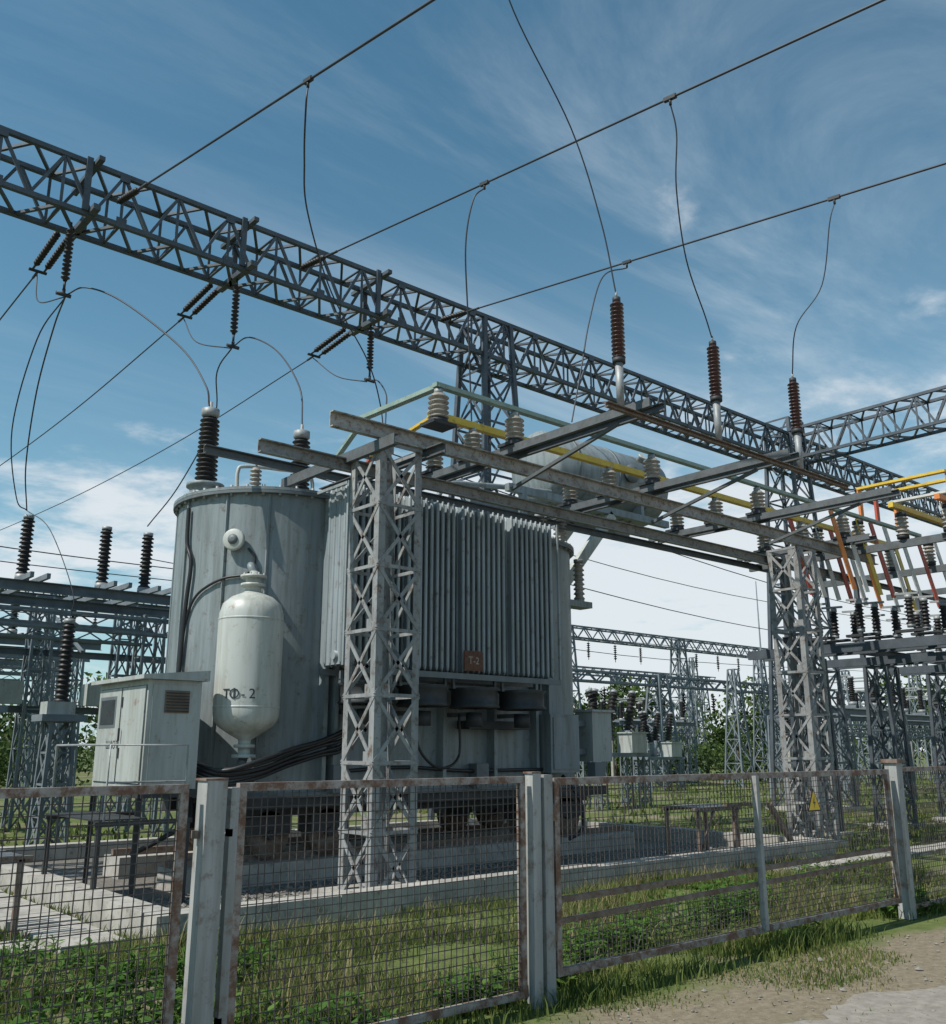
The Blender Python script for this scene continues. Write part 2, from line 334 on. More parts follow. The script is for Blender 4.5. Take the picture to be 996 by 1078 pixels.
# ------------------------------------------------------------------ grass
def blades(name,specs,matn):
    V=[]
    for (n,x0,x1,y0,y1,h0,h1,wd,fn) in specs:
        x=rng.uniform(x0,x1,n);y=rng.uniform(y0,y1,n)
        k=np.sin(x*1.9+np.sin(y*2.3)*1.5)+np.sin(y*2.7+np.sin(x*1.1)*2)+.6*np.sin(x*5.1+y*3.7)+rng.normal(0,.55,n)
        keep=k>fn; x=x[keep];y=y[keep];k=k[keep]
        inpit=((x>PX0-.16)&(x<PX1+.16)&(y>PY0-.16)&(y<PY1+.16))|((x>3.03)&(x<3.64)&(y>8.9)&(y<15.8))|((x>12.6)&(x<20.1)&(y>7.7)&(y<8.22))
        m_=~inpit; x=x[m_];y=y[m_];k=k[m_]; n=len(x)
        h=rng.uniform(h0,h1,n)*np.clip(.65+.22*k,.45,1.35); a=rng.uniform(0,6.283,n); ln=rng.uniform(.1,.75,n)*h; la=rng.uniform(0,6.283,n); ww=wd*rng.uniform(.6,1.3,n)
        dx=np.cos(a)*ww;dy=np.sin(a)*ww; lx=np.cos(la)*ln;ly=np.sin(la)*ln; z=np.zeros(n)
        P=np.stack([np.stack([x-dx,y-dy,z],1),np.stack([x+dx,y+dy,z],1),np.stack([x+dx*.7+lx*.35,y+dy*.7+ly*.35,h*.6],1),np.stack([x-dx*.7+lx*.35,y-dy*.7+ly*.35,h*.6],1),np.stack([x+lx,y+ly,h],1)],1)
        V.append(P)
    P=np.concatenate(V); n=len(P); v=P.reshape(-1,3)
    base=np.arange(n)*5; quads=np.stack([base,base+1,base+2,base+3],1); tris=np.stack([base+3,base+2,base+4],1)
    me=bpy.data.meshes.new(name); me.vertices.add(len(v)); me.vertices.foreach_set('co',v.ravel().astype(np.float32))
    loops=np.concatenate([quads,tris],1).ravel(); me.loops.add(len(loops)); me.loops.foreach_set('vertex_index',loops.astype(np.int32))
    st=np.empty(2*n,np.int32); st[0::2]=np.arange(n)*7; st[1::2]=np.arange(n)*7+4
    me.polygons.add(2*n); me.polygons.foreach_set('loop_start',st); me.update(calc_edges=True); me.validate()
    me.materials.append(MATS[matn]); o=bpy.data.objects.new(name,me); SC.collection.objects.link(o)
blades('grass',[
 (85000,-1,14,5.15,8.6,.06,.19,.006,-.2),
 (26000,-1,3.8,8.6,15,.06,.18,.008,-.1),
 (10000,0,14,4.8,5.35,.06,.20,.006,-.3),
 (26000,1,16,4.0,4.9,.012,.05,.005,.1),
 (5000,1,16,3.4,4.1,.01,.035,.004,.9),
 (40000,12,34,4.9,14,.05,.16,.012,.0),
 (22000,16,60,8,30,.06,.2,.03,.0),
 (10000,-3,8,16,40,.06,.2,.03,.0),
],'grass_blade')
blades('dry_grass',[(16000,-1,14,5.15,8.6,.1,.32,.004,.3),(7000,1,16,3.7,4.9,.015,.05,.004,.4),(9000,12,34,4.9,14,.08,.25,.008,.6)],'dry_blade')
def weed(name,cx,cy,R,H,n):
    b=MB()
    for _ in range(n//9):
        a=random.uniform(0,6.28); r=R*math.sqrt(random.random()); bx=cx+r*math.cos(a)*1.5; by=cy+r*math.sin(a)*.6; h=H*random.uniform(.4,1)*(1-.5*r/R)
        tx=bx+random.uniform(-.1,.1);ty=by+random.uniform(-.1,.1)
        b.bar((bx,by,0),(tx,ty,h),.005,.005,'weed_leaf')
        for k in range(9):
            t=random.uniform(.2,1); q=Vector((bx+(tx-bx)*t,by+(ty-by)*t,h*t)); la=random.uniform(0,6.28); l=random.uniform(.04,.10); ww=l*.28
            d=Vector((math.cos(la),math.sin(la),random.uniform(-.2,.6)))*l; s=Vector((-math.sin(la),math.cos(la),random.uniform(-.3,.3)))*ww
            b.add([q,q+d*.5+s,q+d,q+d*.5-s],[(0,1,2,3)],'weed_leaf')
    b.obj(name)
for i,(x,y,R,H,n) in enumerate([(3.2,7.2,.6,.5,900),(2.4,6.2,.5,.45,800),(1.6,7.6,.6,.45,700),(2.2,8.2,.7,.45,700),(3.0,5.9,.35,.4,400),(5.7,5.6,.4,.4,400),(6.6,6.0,.5,.45,600),(8.0,6.1,.6,.5,800),(9.2,6.3,.5,.4,500),(10.6,5.2,.35,.45,500),(10.0,6.8,.6,.45,600),(4.6,5.3,.25,.45,300),(3.4,5.3,.3,.35,300),(12.2,5.1,.4,.4,350),(8.2,5.1,.3,.25,220),(12.5,7.0,.8,.4,500),(5.2,5.3,.2,.5,240)]): weed('weed_plant',x,y,R,H,n)

# ------------------------------------------------------------------ fence
FY=5.06
def mesh_panel(b,x0,x1,z0,z1,y,sp=.05,r=.0025):
    k=int((x1-x0)/sp); sag=lambda x:.012*math.sin((x-x0)*2.1)
    for i in range(1,k):
        x=x0+i*(x1-x0)/k+random.uniform(-.003,.003); b.bar((x,y+.003,z0),(x+random.uniform(-.008,.008),y+.003+sag(x),z1),r*2,r*2,'fence_wire',cap=False)
    k=int((z1-z0)/sp)
    for i in range(1,k):
        z=z0+i*(z1-z0)/k+random.uniform(-.003,.003); xm=(x0+x1)/2; zm=z-.006*random.random()
        b.bar((x0,y-.003,z),(xm,y-.003,zm),r*2,r*2,'fence_wire',cap=False); b.bar((xm,y-.003,zm),(x1,y-.003,z+random.uniform(-.004,.004)),r*2,r*2,'fence_wire',cap=False)
def frame(b,x0,x1,z0,z1,y,w=.045,m='fence_rail'):
    b.bar((x0,y,z1),(x1,y,z1),w,w,m); b.bar((x0,y,z0),(x1,y,z0),w,w,m)
    b.bar((x0+w/2,y,z0+w/2),(x0+w/2,y,z1-w/2),w,w,m); b.bar((x1-w/2,y,z0+w/2),(x1-w/2,y,z1-w/2),w,w,m)
E=empty('wire_mesh_fence')
b=MB()
for x0,x1 in ((-2.6,2.33),(2.63,4.84),(10.46,13.4),(13.6,16.6),(16.8,20),(20.2,23.4)):
    frame(b,x0,x1,.1,1.49,FY); mesh_panel(b,x0,x1,.1,1.48,FY)
b.obj('panels',E)
b=MB()
for x,wd in ((2.47,.12),(4.93,.08),(13.5,.09),(16.7,.09),(20.1,.09)):
    b.bar((x,FY,-.1),(x+.004,FY-.004,1.53),wd,wd,'fence_post'); b.box((x-wd/2-.006,FY-wd/2-.006,1.53),(x+wd/2+.006,FY+wd/2+.006,1.542),'rust_steel')
for x in (2.38,2.58): 
    for z in (.3,1.25): b.bar((x,FY,z),(x+.02,FY,z),.05,.04,'rust_steel')
b.bar((2.605,FY,-.1),(2.605,FY,1.49),.05,.05,'fence_post')
b.bar((10.34,FY,-.1),(10.36,FY,1.56),.13,.13,'fence_post'); b.box((10.27,FY-.09,1.56),(10.45,FY+.09,1.60),'rust_steel')
b.obj('posts',E)
E=empty('metal_gate')
b=MB(); frame(b,5.13,10.2,.19,1.47,FY,.05); 
b.bar((5.18,FY,.66),(10.15,FY,.70),.035,.04,'rust_steel'); b.bar((5.18,FY-.004,.52),(10.15,FY-.004,.60),.03,.035,'rust_steel')
b.bar((7.66,FY-.045,.19),(7.66,FY-.045,1.47),.05,.05,'fence_post'); b.obj('frame',E)
b=MB(); mesh_panel(b,5.16,10.17,.72,1.46,FY+.02); mesh_panel(b,5.16,10.17,.2,.55,FY+.02); b.obj('mesh',E)
b=MB(); b.bar((5.05,FY,-.1),(5.05,FY,1.52),.085,.085,'fence_post')
for z in (.4,1.2): b.cyl((5.105,FY-.03,z),(5.105,FY-.03,z+.12),.018,'rust_steel',8)
b.obj('hinge_post',E)
E=empty('warning_sign'); b=MB()
def tri(b,c,s,y,m,ax=(1,0,0)):
    A=Vector(ax);c=Vector(c); b.add([c-A*s/2-Vector((0,0,s*.29))+Vector((0,y,0)),c+A*s/2-Vector((0,0,s*.29))+Vector((0,y,0)),c+Vector((0,y,s*.577))],[(0,1,2)],m)
tri(b,(8.64,FY-.03,1.2),.25,0,'text_black'); tri(b,(8.64,FY-.033,1.2),.205,0,'sign_yellow')
b.add([(8.65,FY-.036,1.28),(8.622,FY-.036,1.20),(8.645,FY-.036,1.205),(8.63,FY-.036,1.15),(8.662,FY-.036,1.215),(8.638,FY-.036,1.212)],[(0,1,2,5),(5,2,3,4)],'text_black'); b.obj('plate',E)

# ------------------------------------------------------------------ gantry (portal) structures
def gantry(beams,cols,m='gantry_steel',h=.95,w=.8,ch=.085,la=.05,wb=2.0):
    b=MB()
    for (a,c_) in beams:
        a=Vector(a);c_=Vector(c_); d=(c_-a).normalized(); side=Vector((-d.y,d.x,0)); n=int((c_-a).length/1.0)
        b.lattice(a,c_,side,(0,0,1),(w,h),(w,h),n,ch,la,m,'W',True)
    for (x,y,zt) in cols:
        b.lattice((x,y,0),(x,y,zt),(1,0,0),(0,1,0),(wb,wb),(w,w),9,ch*1.2,la*1.1,m,'X',True)
        b.box((x-wb*.6,y-wb*.6,-.1),(x+wb*.6,y+wb*.6,.1),'concrete')
    return b
b=gantry([((-6,15.5,10.95),(44,15.5,10.95)),((26.5,15.0,11.0),(26.5,-8,11.0))],[(.4,15.5,11.4),(13.8,15.5,11.4),(26.7,15.5,12.0),(39.8,15.5,11.4),(26.5,-8,11.4)],wb=1.7)
for x in (4.5,7.4,10.5):
    b.bar((x,14.8,10.5),(x,16.2,10.5),.12,.1,'gantry_steel'); b.bar((x,14.8,11.42),(x,16.2,11.42),.1,.08,'gantry_steel')
    b.bar((x-.12,15.05,10.5),(x-.12,15.05,11.5),.1,.06,'gantry_steel'); b.bar((x+.15,15.95,10.5),(x+.15,15.95,11.5),.1,.06,'gantry_steel')
for k in range(24): # gusset plates at the panel points
    x=-5+k*2; b.box((x-.09,15.052,10.42),(x+.09,15.06,10.6),'gantry_steel'); b.box((x-.09,15.052,11.3),(x+.09,15.06,11.46),'gantry_steel')
b.obj('lattice_gantry')

def string(b,p0,p1,n=10,R=.10,m='porcelain_dark'):
    p0=Vector(p0);p1=Vector(p1);d=(p1-p0);Ln=d.length;d.normalize(); b.cyl(p0,p0+d*Ln*.12,.018,'dark_steel',6); b.cyl(p1-d*Ln*.12,p1,.022,'dark_steel',6)
    b.insul(p0+d*Ln*.12,d,Ln*.76,.035,R,n,m,12)
SX=[4.4,7.3,10.4]
for x in SX:
    b=MB()
    for o in (-.10,.10): string(b,(x+o,16.0,10.55),(x+o,17.55,10.40),12,.062)
    b.bar((x-.16,17.57,10.40),(x+.16,17.57,10.40),.05,.04,'dark_steel'); b.cyl((x,17.57,10.4),(x,17.85,10.38),.025,'dark_steel',8); b.obj('strain_insulator_string')
def wz(x,y): return {4.9:10.62-.215*(14-y),8.5:10.72-.15*(14-y),12.0:10.7-.15*(14-y)}[x]
for x in (4.9,8.5,12.0):
    b=MB(); string(b,(x,15.05,wz(x,15.05)),(x,14.0,wz(x,14)),9,.06); b.cyl((x,14,wz(x,14)),(x,13.7,wz(x,13.7)),.025,'dark_steel',8); b.obj('strain_insulator_string')
for x,zb in ((4.32,9.2),(7.42,9.16),(10.53,9.3)):
    b=MB(); string(b,(x,15.5,10.45),(x,15.5,zb),12,.075); b.cyl((x,15.5,zb-.12),(x,15.5,zb),.03,'dark_steel',6); b.cyl((x-.12,15.5,zb-.1),(x+.12,15.5,zb-.1),.035,'dark_steel',8); b.obj('suspension_insulator_string')
def wire(pts,r=.012,name='power_line',m='wire_alu',sub=8):
    b=MB(); b.tube(pts,r,m,6,sub); b.obj(name)
for x in (4.9,8.5,12.0): wire([(x,y,wz(x,y)) for y in (14,-10)],.017)
for x,y,zz in ((4.4,45,10.8),(7.3,55,11),(10.4,45,11)): wire([(x,17.8,10.38),(x,24,10.16),(x,31,10.2),(x,38,10.45),(x,45,10.8)],.015)
b=MB()
for x,y in ((4.9,8.69),(8.5,9.57),(8.5,6.1),(12.0,5.86),(12.0,9.73)): b.bar((x,y-.09,wz(x,y-.09)),(x,y+.09,wz(x,y+.09)),.05,.05,'dark_steel'); b.cyl((x,y,wz(x,y)-.10),(x,y,wz(x,y)),.018,'dark_steel',8)
b.obj('line_clamps')
wire([(4.9,8.69,9.40),(4.92,8.75,9.15),(5.3,9.4,8.95),(5.9,10.3,8.85),(7.07,11.5,8.5),(8.3,12.3,8.0),(8.8,12.6,7.4),(8.9,12.6,6.7)],.012,'dropper_cable')
wire([(8.5,9.57,9.98),(8.3,9.6,9.7),(8.28,9.75,9.0),(8.5,9.95,7.94),(8.7,10.1,6.4)],.012,'dropper_cable')
wire([(8.5,6.1,9.45),(8.62,6.12,9.1),(8.8,6.3,8.5),(9.2,6.5,7.75),(10.05,6.85,7.35),(10.24,6.9,7.12)],.009,'dropper_cable')
wire([(12,5.86,9.4),(11.97,5.95,9.1),(12.05,6.2,8.24),(11.95,6.6,7.7),(12.25,6.9,7.12)],.009,'dropper_cable')
wire([(5.9,6.9,12.2),(6.2,6.9,11.2),(6.6,6.9,10.25),(7.55,6.9,9.1),(8.05,6.9,8.0),(8.28,6.9,7.1)],.009,'dropper_cable')
wire([(12,9.73,9.95),(11.2,9.6,9.45),(10.6,9.4,8.4),(10.2,9.25,7.4),(9.9,9.2,6.45)],.012,'dropper_cable')
wire([(4.36,15.5,9.1),(4.55,15.1,9.15),(4.97,14.5,8.8),(5.54,13.4,7.8),(5.68,12.7,7.0),(5.72,12.6,6.65)],.014,'jumper_cable')
wire([(7.42,15.5,9.06),(7.5,15.0,9.1),(7.55,14,8.5),(7.45,13,7.5),(7.3,12.6,6.7)],.014,'jumper_cable')
wire([(10.53,15.5,9.2),(10.4,15.0,9.0),(9.9,14,8.3),(9.2,13,7.5),(8.9,12.6,6.75)],.014,'jumper_cable')
wire([(4.36,15.5,9.1),(4.5,16.5,8.9),(4.74,18,8.2),(5.1,19.5,7.2),(5.35,20,6.4)],.014,'jumper_cable')
wire([(4.36,15.5,9.08),(4.25,16.5,8.6),(4.4,18,7.4),(5.0,19.5,6.5),(5.35,20,6.4)],.012,'jumper_cable')
wire([(4.4,17.6,10.35),(4.3,16.9,9.5),(4.36,15.6,9.1)],.012,'jumper_cable')
wire([(7.42,15.5,9.06),(7.6,16.5,8.9),(8.3,18,8.5),(8.2,19.3,7.3),(7.85,20,6.45)],.014,'jumper_cable')
wire([(7.3,17.6,10.35),(7.3,16.9,9.6),(7.42,15.6,9.06)],.012,'jumper_cable')
wire([(10.4,17.6,10.35),(10.55,16.8,9.7),(10.53,15.6,9.2)],.012,'jumper_cable')
wire([(5.35,20,6.4),(5.6,19.2,5.9),(5.9,18.4,4.6),(5.9,18.4,4.1)],.010,'jumper_cable')

# ------------------------------------------------------------------ busbar support structure
E=empty('busbar_support_structure')
def column(x,y,zt,s=.65):
    b=MB(); b.lattice((x+s/2,y+s/2,.0),(x+s/2,y+s/2,zt),(1,0,0),(0,1,0),(s,s),(s,s),7,.10,.045,'column_steel','X',True,L=True)
    for k in range(8):
        z=min(zt-.05,.05+k*zt/7)
        b.box((x-.004,y+.10,z-.08),(x,y+.2,z+.08),'column_steel'); b.box((x+.1,y-.004,z-.08),(x+.2,y,z+.08),'column_steel')
    b.box((x-.08,y-.08,-.1),(x+s+.08,y+s+.08,.13),'concrete'); return b
column(6.5,9.28,5.42).obj('column_1',E); column(16.1,9.28,5.42).obj('column_2',E)
b=MB(); b.chan((5.77,9.28,5.56),(19.2,9.28,5.56),.08,.2,'beam_worn',1); b.chan((5.2,9.97,5.27),(19.2,9.97,5.27),.08,.17,'column_steel',1)
b.chan((6.46,8.9,5.36),(6.46,11.6,5.36),.07,.14,'cross_steel',1)
b.chan((7.2,8.9,5.40),(7.2,11.8,5.40),.07,.14,'cross_steel',-1)
XB=[7.35,8.72,11.75,14.75,17.75]
for x in XB[1:]:
    b.chan((x-.12,6.7 if x<16 else 8.6,5.73),(x-.12,11.6,5.73),.06,.11,'cross_steel',1); b.chan((x+.12,6.7 if x<16 else 8.6,5.73),(x+.12,11.6,5.73),.06,.11,'cross_steel',-1)
b.chan((8.0,6.88,5.61),(13.6,6.88,5.61),.05,.07,'rust_steel',1)
for x in (8.7,11.75,14.75): b.bar((x,7.3,5.64),(x,9.25,5.2),.045,.045,'cross_steel')
b.chan((5.2,11.5,5.6),(19.0,11.5,5.6),.07,.12,'cross_steel',1)
b.obj('beams',E)
b=MB()
for x in XB:
    for j,y in enumerate((9.2,10.1,11.0)):
        if x<8 and j>0: continue
        z=5.80; b.box((x-.19,y-.15,z-.012),(x+.19,y+.15,z+.03),'dark_steel'); b.cyl((x,y,z+.03),(x,y,z+.10),.14,'dark_steel',16,r1=.12)
        b.insul((x,y,z+.10),(0,0,1),.34,.09,.14,5,'porcelain_beige',18); b.cyl((x,y,z+.44),(x,y,z+.51),.06,'galv',12)
b.obj('post_insulators',E)
b=MB(); zb=6.36
b.bar((7.36,9.14,zb-.003),(7.3,10.9,zb-.003),.10,.06,'green_paint'); b.bar((7.28,9.2,zb+.003),(21.2,9.2,zb+.003),.10,.06,'green_paint')
b.bar((7.9,10.1,zb-.01),(22,10.1,zb-.01),.10,.10,'yellow_paint'); b.bar((7.9,11.0,zb-.02),(22,11.0,zb-.02),.10,.06,'column_steel')
b.bar((7.3,10.86,zb-.03),(7.25,11.7,5.75),.08,.04,'green_paint'); b.bar((7.9,11.0,zb-.06),(7.9,11.9,5.8),.08,.04,'red_paint'); b.bar((7.95,10.12,zb-.06),(7.8,11.4,6.0),.08,.04,'yellow_paint')
b.obj('busbars',E)
for x in (8.28,10.25,12.25):
    b=MB(); b.cyl((x,6.9,5.65),(x,6.9,6.22),.045,'galv',12,r1=.05); b.cyl((x,6.9,6.2),(x,6.9,6.26),.08,'dark_steel',14)
    b.insul((x,6.9,6.26),(0,0,1),.74,.05,.085,14,'porcelain_brown',16); b.cyl((x,6.9,7.0),(x,6.9,7.06),.05,'dark_steel',12); b.cyl((x,6.9,7.06),(x,6.9,7.14),.015,'galv',6); b.obj('surge_arrester')

# ------------------------------------------------------------------ power transformer
T=empty('power_transformer')
def stadium(x0,x1,yc,r,n=24):
    P=[]
    for i in range(n+1):
        t=math.pi/2+math.pi*i/n; P.append((x0+r+r*math.cos(t),yc+r*math.sin(t)))
    for i in range(n+1):
        t=-math.pi/2+math.pi*i/n; P.append((x1-r+r*math.cos(t),yc+r*math.sin(t)))
    return P
def extr(b,P,z0,z1,m,smooth=True,cap=True):
    n=len(P); b.add([(x,y,z0) for x,y in P]+[(x,y,z1) for x,y in P],[(i,(i+1)%n,n+(i+1)%n,n+i) for i in range(n)],m,smooth)
    if cap: 
        b.add([(x,y,z0) for x,y in P],[tuple(range(n))[::-1]],m); b.add([(x,y,z1) for x,y in P],[tuple(range(n))],m)
YC=12.6;R=1.4
b=MB(); extr(b,stadium(5.5,12.75,YC,R),1.1,5.13,'tank_paint'); 
extr(b,stadium(5.42,12.83,YC,R+.08),5.13,5.17,'tank_paint_dark'); extr(b,stadium(5.42,12.83,YC,R+.08),5.175,5.215,'tank_paint')
extr(b,stadium(5.44,12.81,YC,R+.06),1.1,1.16,'tank_paint_dark')
P=stadium(5.47,12.78,YC,R+.045,40)
for i in range(0,len(P),2): b.cyl((P[i][0],P[i][1],5.10),(P[i][0],P[i][1],5.25),.022,'galv',6)
for x in (6.95,7.12,8.0,9.0,10.0,10.9,11.2): b.box((x-.03,YC-R-.16,1.25),(x+.03,YC-R+.02,5.12),'tank_paint')
for tdeg in (150,183,214,238):
    t=math.radians(tdeg); x2=6.9+(R+.012)*math.cos(t);y2=YC+(R+.012)*math.sin(t); b.bar((x2,y2,1.2),(x2,y2,5.12),.03,.03,'tank_paint')
for x,y,r in ((9.9,12.3,.35),(11.3,12.9,.3)): b.lathe((x,y,5.21),(0,0,1),[(r,0),(r,.12),(r*.8,.2),(.05,.24)],'tank_paint',20)
b.obj('tank',T)
b=MB()
for x in (5.75,7.3,8.9):
    y=12.6; b.lathe((x,y,5.2),(0,0,1),[(.30,0),(.30,.05),(.22,.06),(.22,.17),(.27,.18),(.27,.23),(.15,.25)],'tank_paint',20)
    b.insul((x,y,5.44),(0,0,1),1.02,.11,.165,15,'porcelain_dark',20,taper=.85); b.lathe((x,y,6.46),(0,0,1),[(.10,0),(.13,.03),(.13,.13),(.05,.16),(.025,.17),(.025,.25)],'galv',16)
b.obj('high_voltage_bushings',T)
b=MB()
for x in (6.1,6.7,7.9,8.4,9.5):
    b.lathe((x,11.75,5.2),(0,0,1),[(.10,0),(.10,.06)],'galv',14); b.insul((x,11.75,5.26),(0,0,1),.3,.05,.085,5,'porcelain_beige',14); b.cyl((x,11.75,5.56),(x,11.75,5.68),.02,'galv',8)
for x in (11.6,12.1): 
    b.insul((x,11.6,5.2),(0,0,1),.5,.08,.13,6,'porcelain_beige',14,cap=.05)
b.insul((12.72,11.75,4.35),(0,0,1),.7,.07,.105,8,'porcelain_beige',14,cap=.05); b.box((12.2,11.6,4.2),(12.9,11.9,4.31),'tank_paint')
b.obj('low_voltage_bushings',T)
b=MB(); ry0,ry1=10.35,10.95
groups=[(6.78,7.68),(7.76,8.66),(8.74,9.64),(9.72,10.66)]
for gx0,gx1 in groups:
    k=9
    for i in range(k):
        x=gx0+(gx1-gx0)*(i+.5)/k+random.uniform(-.004,.004)
        z0,z1=2.78,5.18
        b.box((x-.008,ry0+.03,z0),(x+.008,ry1-.03,z1),'radiator_paint')
        for q in range(5):
            yy=ry0+.05+q*(ry1-ry0-.1)/4; b.lathe((x,yy,z0-.02),(0,0,1),[(.012,0),(.027,.06),(.027,z1-z0-.03),(.012,z1-z0+.04)],'radiator_paint',8)
    for z in (2.9,5.06): b.cyl((gx0,ry0+.3,z),(gx1,ry0+.3,z),.06,'radiator_paint',14); b.cyl(((gx0+gx1)/2,ry0+.3,z),((gx0+gx1)/2,YC-R+.02,z),.07,'tank_paint',14); b.cyl(((gx0+gx1)/2,11.02,z),((gx0+gx1)/2,11.06,z),.13,'tank_paint',14)
b.bar((6.78,ry0-.02,2.70),(10.7,ry0-.02,2.70),.04,.08,'tank_paint_dark'); b.bar((6.78,ry1,2.70),(10.7,ry1,2.70),.04,.08,'tank_paint_dark')
for x in (6.75,10.72): b.bar((x,ry0,2.75),(x,ry0,5.2),.03,.04,'radiator_paint'); b.bar((x,ry0,5.18),(x,11.2,5.18),.03,.04,'radiator_paint')
b.obj('radiator_bank',T)
b=MB()
for x in (7.3,8.25,9.2,10.15):
    y=10.62; z=2.28
    b.lathe((x,y,z),(0,0,1),[(.36,0),(.38,.02),(.34,.06),(.34,.24),(.38,.28),(.33,.28),(.33,0)],'dark_steel',24,caps=False)
    b.cyl((x,y,z+.03),(x,y,z+.22),.10,'dark_steel',14)
    for k in range(6):
        t=k*math.pi/3; ct,st=math.cos(t),math.sin(t)
        b.add([(x+.1*ct,y+.1*st,z+.09),(x+.32*ct-.06*st,y+.32*st+.06*ct,z+.07),(x+.32*ct+.07*st,y+.32*st-.07*ct,z+.17),(x+.1*ct+.03*st,y+.1*st-.03*ct,z+.16)],[(0,1,2,3)],'galv')
    for t in (0,.79,1.57,2.36): b.bar((x-.34*math.cos(t),y-.34*math.sin(t),z+.0),(x+.34*math.cos(t),y+.34*math.sin(t),z+.0),.02,.012,'dark_steel')
    b.bar((x-.42,y,z+.29),(x+.42,y,z+.29),.05,.05,'tank_paint_dark'); b.bar((x-.4,y,z+.3),(x-.4,y,2.7),.04,.04,'tank_paint_dark'); b.bar((x+.4,y,z+.3),(x+.4,y,2.7),.04,.04,'tank_paint_dark')
    b.bar((x,y,2.2),(x,11.2,2.2),.08,.06,'tank_paint_dark'); b.cyl((x,y,2.02),(x,y,2.22),.12,'dark_steel',14)
b.obj('cooling_fans',T)
b=MB()
for y in (11.7,13.5):
    b.bar((5.9,y,.98),(12.6,y,.98),.22,.24,'dark_steel')
    for x in (6.5,7.4,11.2,12.1):
        b.box((x-.3,y-.17,.62),(x+.3,y+.17,.86),'dark_steel')
        b.lathe((x,y-.11,.62),(0,1,0),[(.10,0),(.30,.0),(.30,.03),(.235,.035),(.235,.17),(.30,.175),(.30,.20),(.10,.20)],'rust_steel',24)
        b.cyl((x,y-.2,.62),(x,y+.2,.62),.06,'dark_steel',12)
for x in (6.3,7.7,9.3,11,12.3): b.bar((x,11.25,1.03),(x,13.95,1.03),.16,.13,'dark_steel')
b.bar((5.6,11.22,1.04),(12.7,11.22,1.04),.05,.14,'dark_steel')
b.obj('wheel_base',T)
b=MB(); vx,vy=5.83,11.12
b.lathe((vx,vy,1.60),(0,0,1),[(.15,0),(.15,.04),(.075,.045),(.075,.12),(.13,.125),(.13,.16),(.075,.165),(.08,.22),(.22,.30),(.34,.38),(.39,.45),(.408,.52),(.412,.58),(.412,1.70),(.405,1.80),(.37,1.92),(.27,2.01),(.13,2.07),(.10,2.09),(.10,2.15),(.16,2.155),(.16,2.19),(.10,2.195),(.10,2.26),(.17,2.265),(.17,2.30),(.05,2.32),(.05,2.36)],'vessel_paint',40)
for z in (2.2,3.30): b.lathe((vx,vy,z),(0,0,1),[(.412,0),(.417,.005),(.417,.02),(.412,.025)],'vessel_paint',40,caps=False)
for z in (2.3,3.3): b.box((vx+.2,vy+.2,z),(vx+.45,vy+.75,z+.08),'tank_paint_dark')
b.tube([(vx,vy,3.93),(vx,vy+.1,4.05),(vx+.3,vy+.5,4.08)],.05,'tank_paint',10); b.tube([(vx,vy,1.62),(vx,vy+.05,1.5),(vx+.3,vy+.6,1.45)],.06,'tank_paint_dark',10)
for k in range(8):
    t=k*math.pi/4; b.cyl((vx+.135*math.cos(t),vy+.135*math.sin(t),3.86),(vx+.135*math.cos(t),vy+.135*math.sin(t),3.93),.012,'galv',6)
b.obj('oil_filter_vessel',T)
for i,ch in enumerate('TO-2'):
    t=math.radians(228+(i-1.5)*15)
    text(ch,(vx+.419*math.cos(t),vy+.419*math.sin(t),2.36),(math.pi/2,0,t+math.pi/2),.17,'text_black','vessel_label',T)
    if i==1: text('I',(vx+.4215*math.cos(t),vy+.4215*math.sin(t),2.36),(math.pi/2,0,t+math.pi/2),.19,'text_black','vessel_label_stroke',T)
b=MB(); nrm=Vector((-.76,-.65,0)); gp=Vector((6.9,YC,4.46))+nrm*R
b.lathe(gp,nrm,[(.10,0),(.10,.06),(.15,.065),(.15,.11),(.13,.12),(.02,.125)],'vessel_paint',24); b.lathe(gp+nrm*.12,nrm,[(.07,0),(.07,.02),(.02,.03)],'tank_paint_dark',16)
b.obj('oil_gauge',T)
b=MB()
def onwall(tdeg,z,off=.03):
    t=math.radians(tdeg); return (6.9+(R+off)*math.cos(t),YC+(R+off)*math.sin(t),z)
b.tube([onwall(228,4.35),onwall(232,4.2),onwall(228,4.0),onwall(216,3.95),onwall(205,3.85),onwall(196,3.7),onwall(190,3.4),onwall(187,2.8)],.018,'cable_black',8)
b.tube([onwall(186,5.0,.05),onwall(187,4.5,.05),onwall(192,4.2,.05),onwall(190,3.6,.05),onwall(188,2.6,.05)],.03,'cable_black',8)
for k in range(5):
    o=k*.055+random.uniform(-.01,.01)
    b.tube([(5.05+o,11.35,1.5+o*.3),(5.4,10.95-o*.6,1.30+o*random.uniform(.6,1.3)),(5.8,10.75-o*.5,1.36+o),(6.3,10.85-o*.5,1.5+o),(6.8,10.95-o*.3,1.62+o*random.uniform(.5,1.5)),(7.2,11.0-o*.2,1.7+o*1.2),(7.3,11.1,2.0),(7.3,11.15,2.4)],.026,'cable_black',8)
b.tube([(7.2,11.05,1.42),(8.3,11.05,1.46),(9.4,11.08,1.40),(11,11.05,1.4)],.028,'cable_black',8)
b.tube([(8.3,10.9,2.2),(8.35,10.8,1.7),(8.7,10.8,1.45),(9.1,10.85,1.6),(9.15,10.9,2.2)],.02,'cable_black',8)
b.tube([(11.5,11.1,1.3),(11.6,10.8,.9),(11.5,10.7,.5),(11.3,10.8,.35)],.03,'cable_black',8)
b.tube([(5.3,11.5,1.3),(5.2,11.2,.9),(4.9,11.2,.7),(4.7,11.6,.5)],.03,'cable_black',8)
b.obj('control_cables',T)
b=MB()
